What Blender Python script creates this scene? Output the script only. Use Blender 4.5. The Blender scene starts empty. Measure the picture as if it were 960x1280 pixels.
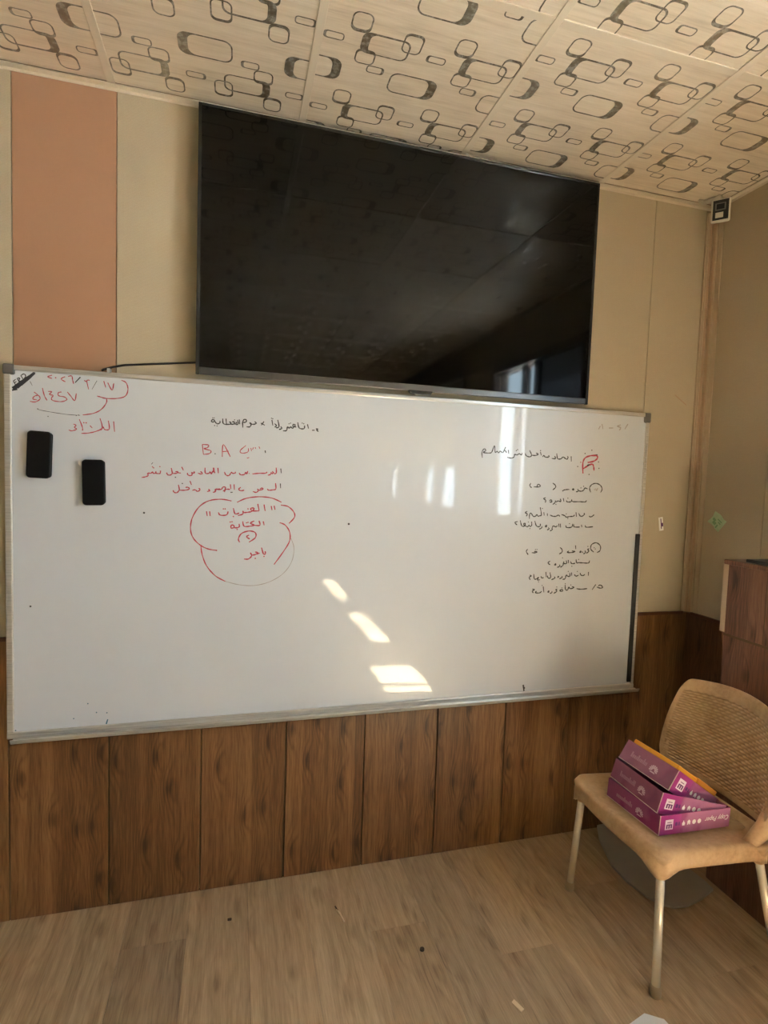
import bpy, bmesh, math, random
from mathutils import Vector, Matrix
random.seed(7)
sc = bpy.context.scene
COL = sc.collection

# ------------------------------------------------------------------ camera
cam = bpy.data.cameras.new('camera'); camo = bpy.data.objects.new('camera', cam); COL.objects.link(camo)
F = Vector((0.26348151, 0.96270422, -0.06146608)); R = Vector((0.96452958, -0.26184393, 0.03347302)); U = Vector((-0.01613009, 0.06810537, 0.99754773))
camo.matrix_world = Matrix(((R.x, U.x, -F.x, 0.700), (R.y, U.y, -F.y, -1.9859), (R.z, U.z, -F.z, 1.5171), (0, 0, 0, 1)))
cam.sensor_fit = 'HORIZONTAL'; cam.sensor_width = 36; cam.lens = 678.28 * 36 / 960; cam.clip_start = 0.02
sc.camera = camo

# ------------------------------------------------------------------ world, sun, exposure
w = bpy.data.worlds.new('sky'); sc.world = w; w.use_nodes = True
bg = w.node_tree.nodes['Background']; bg.inputs[0].default_value = (0.68, 0.85, 1.0, 1); bg.inputs[1].default_value = 10.0
sun = bpy.data.lights.new('sun', 'SUN'); suno = bpy.data.objects.new('sun', sun); COL.objects.link(suno)
sun.energy = 230.0; sun.angle = math.radians(0.6); sun.color = (0.93, 0.975, 1.0)
suno.location = (6, -2, 6)
sd = Vector((-0.42, -0.03, -0.95)).normalized()          # high sun, entering by the right-hand windows
suno.rotation_euler = sd.to_track_quat('-Z', 'Y').to_euler()
vs = sc.view_settings
vs.view_transform = 'Standard'; vs.look = 'None'; vs.gamma = 1.0; vs.use_curve_mapping = False; vs.exposure = 1.56
sc.cycles.max_bounces = 10; sc.cycles.diffuse_bounces = 6; sc.cycles.glossy_bounces = 4; sc.cycles.transparent_max_bounces = 12
sc.cycles.sample_clamp_indirect = 12.0; sc.cycles.caustics_reflective = False; sc.cycles.caustics_refractive = False

H = 2.7333; W = 2.6866; XL = -2.6; YB = -6.6; WZ = 0.962

# ------------------------------------------------------------------ node helpers
def mat(name, rough=0.5, metal=0.0, color=(.5, .5, .5), spec=0.5):
    m = bpy.data.materials.new(name); m.use_nodes = True
    b = m.node_tree.nodes['Principled BSDF']
    b.inputs['Base Color'].default_value = (*color, 1); b.inputs['Roughness'].default_value = rough
    b.inputs['Metallic'].default_value = metal; b.inputs['Specular IOR Level'].default_value = spec
    return m, m.node_tree, b
def N(t, kind, **kw):
    n = t.nodes.new('ShaderNode' + kind)
    for k, v in kw.items():
        if k.startswith('i_'): n.inputs[k[2:]].default_value = v
        elif k.startswith('n_'): n.inputs[int(k[2:])].default_value = v
        else: setattr(n, k, v)
    return n
def L(t, a, b): t.links.new(a, b)
def mapping(t, scale, coord='Object', rnd=0.0, loc=(0, 0, 0)):
    tc = N(t, 'TexCoord'); mp = N(t, 'Mapping'); mp.inputs['Scale'].default_value = scale; mp.inputs['Location'].default_value = loc
    src = tc.outputs[coord]
    if rnd:
        oi = N(t, 'ObjectInfo'); mu = N(t, 'VectorMath', operation='SCALE'); cb = N(t, 'CombineXYZ')
        mm = N(t, 'Math', operation='MULTIPLY'); mm.inputs[1].default_value = 7.31
        L(t, oi.outputs['Random'], mm.inputs[0]); L(t, oi.outputs['Random'], cb.inputs[0]); L(t, mm.outputs[0], cb.inputs[1]); L(t, mm.outputs[0], cb.inputs[2])
        L(t, cb.outputs[0], mu.inputs[0]); mu.inputs['Scale'].default_value = rnd
        ad = N(t, 'VectorMath', operation='ADD'); L(t, src, ad.inputs[0]); L(t, mu.outputs[0], ad.inputs[1]); src = ad.outputs[0]
    L(t, src, mp.inputs[0]); return mp.outputs[0]
def ramp(t, fac, stops):
    r = N(t, 'ValToRGB'); e = r.color_ramp.elements
    e[0].position, e[0].color = stops[0][0], (*stops[0][1], 1); e[1].position, e[1].color = stops[-1][0], (*stops[-1][1], 1)
    for p, c in stops[1:-1]:
        k = e.new(p); k.color = (*c, 1)
    L(t, fac, r.inputs[0]); return r.outputs[0]
def mix(t, fac, a, b, mode='MIX'):
    m = N(t, 'MixRGB', blend_type=mode)
    for s, v in ((0, fac), (1, a), (2, b)):
        if isinstance(v, (int, float)): m.inputs[s].default_value = v
        elif isinstance(v, tuple): m.inputs[s].default_value = (*v, 1)
        else: L(t, v, m.inputs[s])
    return m.outputs[0]
def bump(t, b, h, strength, dist):
    n = N(t, 'Bump'); n.inputs['Strength'].default_value = strength; n.inputs['Distance'].default_value = dist
    L(t, h, n.inputs['Height']); L(t, n.outputs[0], b.inputs['Normal'])
def noise(t, vec, scale, detail=4, rough=.5, dist=0):
    n = N(t, 'TexNoise'); n.inputs['Scale'].default_value = scale; n.inputs['Detail'].default_value = detail
    n.inputs['Roughness'].default_value = rough; n.inputs['Distortion'].default_value = dist
    L(t, vec, n.inputs['Vector']); return n.outputs['Fac']
def math_(t, op, a, b=None):
    m = N(t, 'Math', operation=op)
    for i, v in enumerate((a, b)):
        if v is None: continue
        if isinstance(v, (int, float)): m.inputs[i].default_value = v
        else: L(t, v, m.inputs[i])
    return m.outputs[0]

def wood(name, stops, across='x', along='z', strip=0.1, rough=.42, rnd=3.0, ringf=420, tone=.35, knots=1.0):
    """printed wood film: fine fibres, flowing rings round knots, tone per printed strip"""
    m, t, b = mat(name, rough)
    s = {'x': 0, 'y': 1, 'z': 2}; sc1 = [1, 1, 1]; sc1[s[along]] = .045
    mp = mapping(t, (1, 1, 1), rnd=rnd); sep = N(t, 'SeparateXYZ'); L(t, mp, sep.inputs[0])
    U_ = sep.outputs[s[across]]; V_ = sep.outputs[s[along]]
    m2 = N(t, 'Mapping'); m2.inputs['Scale'].default_value = sc1; L(t, mp, m2.inputs[0])
    fib = noise(t, m2.outputs[0], 260, 5, .65)
    broad = noise(t, m2.outputs[0], 28, 3, .5, .6)
    # knots: rings flow round scattered knot points, lines elsewhere run with the grain
    cb = N(t, 'CombineXYZ'); L(t, math_(t, 'MULTIPLY', U_, 10.0), cb.inputs[0]); L(t, math_(t, 'MULTIPLY', V_, 3.6), cb.inputs[1])
    m3 = N(t, 'Mapping'); sc3 = [1, 1, 1]; sc3[s[along]] = .16; m3.inputs['Scale'].default_value = sc3; L(t, mp, m3.inputs[0])
    wob = noise(t, m3.outputs[0], 14, 3, .55)
    vor = N(t, 'TexVoronoi', voronoi_dimensions='2D'); vor.inputs['Scale'].default_value = 1.0; vor.inputs['Randomness'].default_value = .95
    L(t, cb.outputs[0], vor.inputs['Vector'])
    d = math_(t, 'MULTIPLY', vor.outputs['Distance'], 3.4)
    k = math_(t, 'POWER', 2.718, math_(t, 'MULTIPLY', math_(t, 'MULTIPLY', d, d), -1.0))
    ph = math_(t, 'ADD', math_(t, 'MULTIPLY', U_, ringf), math_(t, 'ADD', math_(t, 'MULTIPLY', k, 13.0 * knots), math_(t, 'MULTIPLY', wob, 26.0)))
    ring = math_(t, 'ADD', math_(t, 'MULTIPLY', math_(t, 'SINE', ph), .5), .5)
    ring = math_(t, 'POWER', ring, 2.2)
    amp = noise(t, m3.outputs[0], 7, 2, .5)
    ring = math_(t, 'MULTIPLY', ring, math_(t, 'ADD', math_(t, 'MULTIPLY', k, .8 * knots), math_(t, 'MULTIPLY', amp, .9)))
    core = math_(t, 'POWER', k, 7.0)
    st = N(t, 'TexWhiteNoise', noise_dimensions='1D'); L(t, math_(t, 'FLOOR', math_(t, 'DIVIDE', U_, strip)), st.inputs['W'])
    v = math_(t, 'ADD', math_(t, 'MULTIPLY', fib, .52), math_(t, 'MULTIPLY', broad, .38))
    v = math_(t, 'ADD', v, math_(t, 'MULTIPLY', ring, -.10)); v = math_(t, 'ADD', v, math_(t, 'MULTIPLY', core, -.2 * knots))
    v = math_(t, 'ADD', v, math_(t, 'MULTIPLY', math_(t, 'SUBTRACT', st.outputs['Value'], .5), tone * .35))
    v = math_(t, 'ADD', v, .04)
    c = ramp(t, v, stops); L(t, c, b.inputs['Base Color'])
    bump(t, b, v, .07, .0015)
    return m

M = {}
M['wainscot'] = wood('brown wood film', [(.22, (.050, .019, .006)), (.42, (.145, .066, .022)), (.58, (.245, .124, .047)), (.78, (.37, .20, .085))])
M['wainscot_shade'] = wood('brown wood film shaded side wall', [(.22, (.036, .013, .005)), (.42, (.10, .042, .016)), (.58, (.17, .078, .030)), (.78, (.26, .13, .055))], across='y')  # back-wall film copied darker, the side wall's shade put into the colour
M['cabinet'] = wood('reddish wood film', [(.22, (.05, .02, .010)), (.42, (.13, .055, .03)), (.58, (.20, .095, .052)), (.78, (.30, .155, .09))], across='y', strip=.14)
M['floor'] = wood('pale oak vinyl', [(.20, (.19, .125, .072)), (.40, (.36, .255, .155)), (.60, (.52, .385, .245)), (.80, (.66, .51, .34))], across='x', along='y', strip=.6, rough=.38, ringf=160, tone=.25, knots=.55)
# per-plank tone on the floor
t = M['floor'].node_tree; b = t.nodes['Principled BSDF']; src = b.inputs['Base Color'].links[0].from_socket
oi = N(t, 'ObjectInfo'); tone = ramp(t, oi.outputs['Random'], [(0, (.78, .78, .80)), (.5, (1, .98, .96)), (1, (1.0, 1.0, 1.0))])
L(t, mix(t, 1.0, src, tone, 'MULTIPLY'), b.inputs['Base Color'])

def weave(name, c1, c2):
    m, t, b = mat(name, .75, spec=.3)
    mp = mapping(t, (1, 1, 1))
    a = N(t, 'TexWave', wave_type='BANDS', bands_direction='Z'); a.inputs['Scale'].default_value = 95; a.inputs['Distortion'].default_value = 3.0; a.inputs['Detail'].default_value = 2; a.inputs['Detail Scale'].default_value = 3; L(t, mp, a.inputs['Vector'])
    n = noise(t, mp, 330, 3, .6); big = noise(t, mp, 2.3, 3, .5)
    v = math_(t, 'ADD', math_(t, 'MULTIPLY', a.outputs['Fac'], .35), math_(t, 'MULTIPLY', n, .65))
    c = mix(t, v, c1, c2); c = mix(t, math_(t, 'MULTIPLY', big, .35), c, tuple(x * .8 for x in c1))
    L(t, c, b.inputs['Base Color']); bump(t, b, v, .35, .0015); return m
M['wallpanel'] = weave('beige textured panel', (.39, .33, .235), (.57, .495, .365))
M['wallpanel_shade'] = weave('beige textured panel shaded side', (.38, .305, .215), (.50, .415, .30))  # darker copy of the back-wall panel, with this wall's shade in its colour
m, t, b = mat('salmon smooth panel', .6); mp = mapping(t, (1, 1, 1)); n1 = noise(t, mp, 3, 4, .6); n2 = noise(t, mp, 400, 2)
L(t, mix(t, math_(t, 'ADD', math_(t, 'MULTIPLY', n1, .7), math_(t, 'MULTIPLY', n2, .3)), (.33, .180, .105), (.40, .225, .135)), b.inputs['Base Color']); M['salmon'] = m
m, t, b = mat('plain plaster backing', .8, color=(.32, .25, .17)); M['backing'] = m
m, t, b = mat('beige plastic moulding', .45); mp = mapping(t, (6, 6, 1)); n1 = noise(t, mp, 6, 4)
L(t, mix(t, n1, (.40, .30, .20), (.50, .39, .275)), b.inputs['Base Color']); M['mould'] = m
m, t, b = mat('pinkish brown moulding', .5, color=(.42, .29, .19)); M['mould2'] = m
m, t, b = mat('dark joint', .8, color=(.10, .06, .03)); M['joint'] = m
m, t, b = mat('dark wood trim', .5, color=(.10, .035, .015)); M['trimdark'] = m
# ceiling tile: whitewashed wood print
m, t, b = mat('whitewashed wood print', .5)
mp = mapping(t, (.35, 5.5, 1), rnd=5.0); a = noise(t, mp, 6, 6, .62, .4); a2 = noise(t, mp, 30, 4, .6); bl = noise(t, mapping(t, (1, 1, 1), rnd=4), 5, 3)
v = math_(t, 'ADD', math_(t, 'MULTIPLY', a, .6), math_(t, 'MULTIPLY', a2, .4)); v = math_(t, 'ADD', math_(t, 'MULTIPLY', v, .8), math_(t, 'MULTIPLY', bl, .2))
L(t, ramp(t, v, [(.30, (.46, .385, .29)), (.47, (.66, .575, .46)), (.60, (.75, .67, .555)), (.75, (.80, .735, .64))]), b.inputs['Base Color']); M['tile'] = m
m, t, b = mat('cream grid bar', .45, color=(.66, .59, .48)); M['bar'] = m
# foil: brushed metallic ink with bands
m, t, b = mat('brushed foil print', .25, metal=.6); mp = mapping(t, (1, 1, 1)); n1 = noise(t, mp, 45, 3, .6); 
L(t, ramp(t, n1, [(.35, (.26, .215, .16)), (.5, (.38, .33, .26)), (.62, (.72, .68, .62)), (.72, (.34, .30, .24))]), b.inputs['Base Color']); M['foil'] = m
m, t, b = mat('whiteboard enamel', .28, color=(.80, .80, .80), spec=.4); mp = mapping(t, (1, 1, 1))
n1 = noise(t, mp, 2.2, 5, .6); n2 = noise(t, mapping(t, (1, 1, .3)), 40, 4, .7)
c = mix(t, n1, (.655, .705, .78), (.73, .775, .835)); c = mix(t, math_(t, 'MULTIPLY', n2, .12), c, (.6, .6, .62)); L(t, c, b.inputs['Base Color'])
b.inputs['Coat Weight'].default_value = .40; b.inputs['Coat Roughness'].default_value = .04; b.inputs['Coat IOR'].default_value = 1.6
wv = noise(t, mp, 6, 2, .4); bn = N(t, 'Bump'); bn.inputs['Strength'].default_value = .05; bn.inputs['Distance'].default_value = .01; L(t, wv, bn.inputs['Height']); L(t, bn.outputs[0], b.inputs['Coat Normal'])
M['board'] = m
m, t, b = mat('brushed aluminium', .30, metal=.55, color=(.62, .61, .58)); n1 = noise(t, mapping(t, (.5, 20, 60)), 12, 3); L(t, ramp(t, n1, [(.3, (.48, .47, .45)), (.7, (.78, .77, .75))]), b.inputs['Base Color']); M['alu'] = m
M['greyplastic'] = mat('grey corner plastic', .5, color=(.13, .125, .12))[0]
M['blackrubber'] = mat('black rubber strip', .55, color=(.022, .022, .024))[0]
M['felt'] = mat('black eraser plastic', .5, color=(.003, .003, .004), spec=.2)[0]
M['felt2'] = mat('black eraser felt', .95, color=(.012, .012, .013), spec=.1)[0]
m, t, b = mat('black glass screen', .05, color=(.0015, .0014, .0014), spec=.22); M['screen'] = m
M['bezel'] = mat('black gloss bezel', .25, color=(.008, .008, .009))[0]
M['tvsilver'] = mat('dark metal bottom bezel', .3, metal=.8, color=(.10, .10, .105))[0]
M['tvback'] = mat('black back case', .6, color=(.012, .012, .012))[0]
for k, c in dict(r=(.50, .055, .10), k=(.045, .045, .055), f=(.42, .40, .41), b=(.05, .16, .25)).items():
    M['ink_' + k] = mat('marker ink ' + dict(r='red', k='black', f='faint grey', b='blue')[k], .4, color=c)[0]
m, t, b = mat('sand coloured plastic', .42, spec=.4); mp = mapping(t, (1, 1, 1)); n1 = noise(t, mp, 9, 5, .6); n2 = noise(t, mp, 70, 4, .6)
v = math_(t, 'ADD', math_(t, 'MULTIPLY', n1, .65), math_(t, 'MULTIPLY', n2, .35))
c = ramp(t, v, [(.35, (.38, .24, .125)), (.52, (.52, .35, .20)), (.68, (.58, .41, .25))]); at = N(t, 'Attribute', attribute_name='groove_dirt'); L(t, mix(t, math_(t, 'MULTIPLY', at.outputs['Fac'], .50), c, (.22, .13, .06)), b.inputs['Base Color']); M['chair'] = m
m, t, b = mat('sky blue plastic', .4, color=(.10, .50, .70)); M['blue'] = m
m, t, b = mat('cream painted tube', .25, metal=.45, color=(.92, .86, .72)); M['tube'] = m
M['foot'] = mat('beige rubber foot', .6, color=(.34, .26, .17))[0]
def card(name, c1, c2):
    m, t, b = mat(name, .22); mp = mapping(t, (1, 1, 1)); n = noise(t, mp, 7, 3, .5); n = ramp(t, n, [(.44, (0, 0, 0)), (.52, (1, 1, 1))])
    L(t, mix(t, n, c1, c2), b.inputs['Base Color']); return m
M['box1'] = card('magenta printed card', (.25, .03, .13), (.33, .08, .20))
M['box2'] = card('sheen-lightened plum printed card', (.24, .07, .14), (.31, .11, .19))  # gloss sheen of the box ends lightened into the card colour
M['boxside'] = card('pink purple printed card', (.34, .10, .24), (.44, .18, .33))
M['cardedge'] = mat('pale card edge', .7, color=(.72, .55, .52))[0]
M['white'] = mat('white print', .5, color=(.82, .80, .82))[0]
M['printpink'] = mat('pale pink print', .4, color=(.62, .40, .52))[0]
M['printpale'] = mat('faint pink print', .4, color=(.40, .17, .27))[0]
M['printdark'] = mat('dark violet print', .4, color=(.10, .02, .13))[0]
M['band'] = mat('glossy band print', .3, color=(.31, .03, .20))[0]
M['orange'] = mat('orange envelope paper', .6, color=(.80, .36, .025))[0]
M['orange2'] = mat('dark orange fold', .6, color=(.55, .22, .02))[0]
m, t, b = mat('grey weathered laminate', .5); n1 = noise(t, mapping(t, (1, 1, 1)), 6, 5, .6); L(t, mix(t, n1, (.30, .275, .24), (.42, .39, .345)), b.inputs['Base Color']); M['greyboard'] = m
M['paper'] = mat('white paper', .8, color=(.85, .85, .84))[0]
M['blackpl'] = mat('black plastic', .5, color=(.01, .01, .01))[0]
M['offwhite'] = mat('off white plastic', .45, color=(.66, .62, .54))[0]
M['lens'] = mat('dark lens', .15, color=(.03, .03, .035))[0]
M['green'] = mat('pale green note paper', .7, color=(.40, .52, .33))[0]
M['greenink'] = mat('green print', .7, color=(.20, .36, .19))[0]
M['wire'] = mat('black cable', .5, color=(.008, .008, .008))[0]
M['debris'] = mat('pale splinter', .7, color=(.72, .58, .40))[0]
M['dirt'] = mat('dark crumb', .9, color=(.06, .035, .02))[0]
M['framewood'] = mat('dark brown window frame', .4, color=(.055, .028, .016))[0]
M['ground'] = mat('pale concrete yard', .9, color=(.42, .39, .35))[0]
M['steel'] = mat('brown steel tube', .4, metal=.5, color=(.10, .07, .05))[0]
m, t, b = mat('desk laminate', .35); n1 = noise(t, mapping(t, (1, 8, 1)), 8, 4); L(t, mix(t, n1, (.35, .22, .12), (.48, .33, .20)), b.inputs['Base Color']); M['desk'] = m
# thin window glass
m = bpy.data.materials.new('clear window glass'); m.use_nodes = True; t = m.node_tree; t.nodes.clear()
o = N(t, 'OutputMaterial'); tr = N(t, 'BsdfTransparent'); tr.inputs[0].default_value = (.93, .96, .96, 1); gl = N(t, 'BsdfGlossy'); gl.inputs['Roughness'].default_value = .02
mx = N(t, 'MixShader'); mx.inputs[0].default_value = .05; L(t, tr.outputs[0], mx.inputs[1]); L(t, gl.outputs[0], mx.inputs[2]); L(t, mx.outputs[0], o.inputs[0]); M['glass'] = m
m = bpy.data.materials.new('dull grey board'); m.use_nodes = True; t = m.node_tree; t.nodes.clear()  # stands for a dull grey board in the first window bay, not glass
o = N(t, 'OutputMaterial'); tl = N(t, 'BsdfTranslucent'); tl.inputs[0].default_value = (.09, .10, .11, 1); df = N(t, 'BsdfDiffuse'); df.inputs[0].default_value = (.5, .5, .5, 1); mx = N(t, 'MixShader'); mx.inputs[0].default_value = .3
L(t, tl.outputs[0], mx.inputs[1]); L(t, df.outputs[0], mx.inputs[2]); L(t, mx.outputs[0], o.inputs[0]); M['dullgrey'] = m

# ------------------------------------------------------------------ object helpers (all coordinates are world metres)
def wloc(o):
    v = Vector(o.location)
    return v if o.parent is None else v + wloc(o.parent)
def link(name, me, material, parent=None, loc=None):
    o = bpy.data.objects.new(name, me); COL.objects.link(o)
    if material is not None and not me.materials: me.materials.append(material)
    if parent is not None: o.parent = parent
    if loc is not None: o.location = loc
    return o
class G:
    """collects verts and faces in world space"""
    def __init__(s): s.v = []; s.f = []; s.mi = []
    def add(s, V, Fs, mi=0):
        n = len(s.v); s.v += [tuple(p) for p in V]; s.f += [tuple(i + n for i in f) for f in Fs]; s.mi += [mi] * len(Fs)
    def box(s, x0, x1, y0, y1, z0, z1, mi=0, T=None):
        V = [Vector((x, y, z)) for x in (x0, x1) for y in (y0, y1) for z in (z0, z1)]
        if T is not None: V = [T @ p for p in V]
        s.add(V, [(0, 1, 3, 2), (4, 6, 7, 5), (0, 4, 5, 1), (2, 3, 7, 6), (0, 2, 6, 4), (1, 5, 7, 3)], mi); return s
    def tube(s, pts, r, n=14, cap=True, mi=0):
        pts = [Vector(p) for p in pts]; rs = r if isinstance(r, (list, tuple)) else [r] * len(pts)
        d0 = (pts[1] - pts[0]).normalized(); a = d0.orthogonal().normalized(); rings = []
        for i, p in enumerate(pts):
            d = (pts[min(i + 1, len(pts) - 1)] - pts[max(i - 1, 0)]).normalized()
            a = (a - d * a.dot(d)).normalized(); b_ = d.cross(a)
            rings.append([p + (a * math.cos(2 * math.pi * k / n) + b_ * math.sin(2 * math.pi * k / n)) * rs[i] for k in range(n)])
        V = [q for ring in rings for q in ring]; Fs = []
        for i in range(len(pts) - 1):
            for k in range(n): Fs.append((i * n + k, i * n + (k + 1) % n, (i + 1) * n + (k + 1) % n, (i + 1) * n + k))
        if cap: Fs.append(tuple(range(n))[::-1]); Fs.append(tuple((len(pts) - 1) * n + k for k in range(n)))
        s.add(V, Fs, mi); return s
    def prism(s, poly, axis, a, b_, mi=0):
        """poly = 2D list; axis = extrusion axis; other two axes in xyz order"""
        def P(u, v, w_):
            return (w_, u, v) if axis == 'x' else ((u, w_, v) if axis == 'y' else (u, v, w_))
        n = len(poly); V = [P(u, v, a) for u, v in poly] + [P(u, v, b_) for u, v in poly]
        s.add(V, [tuple(range(n))[::-1], tuple(range(n, 2 * n))] + [(i, (i + 1) % n, n + (i + 1) % n, n + i) for i in range(n)], mi); return s
    def obj(s, name, mats, parent=None, bevel=0, smooth=False, seg=2, T=None, kind=None):
        org = wloc(parent) if parent is not None else Vector((0, 0, 0))
        me = bpy.data.meshes.new(name)
        V = [Vector(p) for p in s.v]
        if T is not None: V = [T @ p for p in V]
        me.from_pydata([p - org for p in V], [], s.f)
        mats = mats if isinstance(mats, list) else [mats]
        for k in mats: me.materials.append(M[k])
        for p, i in zip(me.polygons, s.mi): p.material_index = i
        bm = bmesh.new(); bm.from_mesh(me); bmesh.ops.recalc_face_normals(bm, faces=bm.faces); bm.to_mesh(me); bm.free()
        if smooth:
            for p in me.polygons: p.use_smooth = True
        o = link(name, me, None, parent)
        if bevel:
            md = o.modifiers.new('bevel', 'BEVEL'); md.width = bevel; md.segments = seg; md.limit_method = 'ANGLE'; md.angle_limit = math.radians(40)
        if kind: o['kind'] = kind
        return o
def thing(name, label, cat, loc=(0, 0, 0), group=None):
    o = bpy.data.objects.new(name, None); COL.objects.link(o); o.location = loc; o.empty_display_size = .05
    o['label'] = label; o['category'] = cat
    if group: o['group'] = group
    return o
def tag(o, label, cat, group=None):
    o['label'] = label; o['category'] = cat
    if group: o['group'] = group
    return o
def struct(o): o['kind'] = 'structure'; return o
def rrect(x0, x1, y0, y1, r, n=5):
    P = []
    r = min(r, (x1 - x0) / 2 - 1e-5, (y1 - y0) / 2 - 1e-5)
    for cx, cy, a0 in ((x1 - r, y1 - r, 0), (x0 + r, y1 - r, 90), (x0 + r, y0 + r, 180), (x1 - r, y0 + r, 270)):
        for k in range(n + 1):
            a = math.radians(a0 + 90 * k / n); P.append((cx + r * math.cos(a), cy + r * math.sin(a)))
    return P

# ------------------------------------------------------------------ setting: floor
fl = struct(G().box(XL - .1, W + .14, YB - .1, .14, -.06, -.004).obj('floor', 'joint'))
pw = .197; x0 = .172 - pw * 15
ends = {16: -.208, 20: -.32, 22: -.50, 18: -.78, 17: -1.02, 19: -.93, 21: -1.15, 15: -.66, 14: -.9, 13: -.35, 23: -.86, 24: -.30, 25: -.72}
for i in range(31):
    a = x0 + i * pw; b_ = a + pw
    a = max(a, XL); b_ = min(b_, W)
    if b_ - a < .02: continue
    e = ends.get(i, -random.uniform(.1, 1.2)); ys = [0.0, e]
    while ys[-1] > YB: ys.append(max(ys[-1] - 1.22, YB))
    for k in range(len(ys) - 1):
        g = .0005
        G().box(a + g, b_ - g, ys[k + 1] + g, ys[k] - g, -.004, 0.0).obj('floor_plank', 'floor', fl)
# vinyl lip curling slightly up against the wall panels
# ------------------------------------------------------------------ setting: back wall
wb = struct(G().box(XL - .1, W + .14, .012, .14, -.05, H + .12).obj('wall_back', 'backing'))
seams = [XL, -1.02, .015, .312, 1.35, 2.387, 2.65]
for i in range(len(seams) - 1):
    a, b_ = seams[i], seams[i + 1]
    o = G().box(a + .0012, b_ - .0012, 0, .012, WZ, H).obj('wall_panel', 'salmon' if abs(a - .015) < .01 else 'wallpanel', wb, bevel=.001, seg=1)
    if abs(a - .015) < .01: o['label'] = 'narrow salmon coloured smooth panel'
for i in range(-9, 9):
    a, b_ = -.0055 + .3 * i, -.0055 + .3 * (i + 1)
    b_ = min(b_, W); a = max(a, XL)
    G().box(a + .0016, b_ - .0016, -.006, .012, 0.0, WZ - .004).obj('wainscot_panel', 'wainscot', wb, bevel=.0015, seg=1)
struct(G().box(XL, W - .03, -.0125, 0, WZ - .010, WZ + .003).obj('trim_1', 'trimdark', bevel=.002))

# ------------------------------------------------------------------ setting: right wall with windows
wins = [(-2.20, -.95, 1.22, 2.42), (-3.95, -2.75, 1.22, 2.42), (-5.85, -4.65, 1.22, 2.42)]
g = G(); y = 0.14; X0, X1 = W + .012, W + .14
for (ya, yb, za, zb) in wins:
    g.box(X0, X1, yb, y, -.05, H + .12); g.box(X0, X1, ya, yb, -.05, za); g.box(X0, X1, ya, yb, zb, H + .12); y = ya
g.box(X0, X1, YB, y, -.05, H + .12)
wr = struct(g.obj('wall_right', 'backing'))
def rpanel(ya, yb, za, zb, m='wallpanel_shade', x=W, nm='wall_panel'):
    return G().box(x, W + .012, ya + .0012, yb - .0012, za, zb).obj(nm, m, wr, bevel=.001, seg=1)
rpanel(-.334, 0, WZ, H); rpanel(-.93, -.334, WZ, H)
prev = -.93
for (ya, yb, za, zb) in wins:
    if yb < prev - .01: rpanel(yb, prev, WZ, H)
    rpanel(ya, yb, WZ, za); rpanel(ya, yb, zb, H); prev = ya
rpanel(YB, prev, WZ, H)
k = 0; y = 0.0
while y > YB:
    ya = max(y - .3, YB); G().box(W - .006, W + .012, ya + .0016, y - .0016, 0, WZ - .004).obj('wainscot_panel', 'wainscot_shade', wr, bevel=.0015, seg=1); y = ya
struct(G().box(W - .0125, W, YB, -.03, WZ - .010, WZ + .003).obj('trim_2', 'trimdark', bevel=.002))
# corner moulding: ribbed cover strip
t3 = G()
t3.box(2.650, 2.657, -.006, 0, WZ + .003, H - .022); t3.box(2.657, W, -.010, 0, WZ + .003, H - .022)
t3.box(W - .010, W, -.034, -.010, WZ + .003, H - .022); t3.box(W - .006, W, -.058, -.036, WZ + .003, H - .022)
t3o = struct(t3.obj('trim_3', 'mould', bevel=.002))
G().box(2.664, 2.676, -.013, -.008, WZ + .003, H - .022).obj('rib', 'mould2', t3o, bevel=.002)
G().box(W - .014, W - .008, -.030, -.016, WZ + .003, H - .022).obj('rib', 'mould2', t3o, bevel=.002)
# ceiling angle
t4 = struct(G().box(XL, W, -.022, 0, H - .0025, H + .001).box(XL, W, -.003, 0, H - .012, H - .0025).obj('trim_4', 'bar', bevel=.0008, seg=1))
t5 = struct(G().box(W - .022, W, YB, -.022, H - .0025, H + .001).box(W - .003, W, YB, -.003, H - .012, H - .0025).obj('trim_5', 'bar', bevel=.0008, seg=1))
# left and rear walls
wl = struct(G().box(XL - .1, XL, YB - .1, .012, -.05, H + .12).obj('wall_left', 'wallpanel'))
wf = struct(G().box(XL, W + .14, YB - .1, YB, -.05, H + .12).obj('wall_front', 'wallpanel'))
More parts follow.
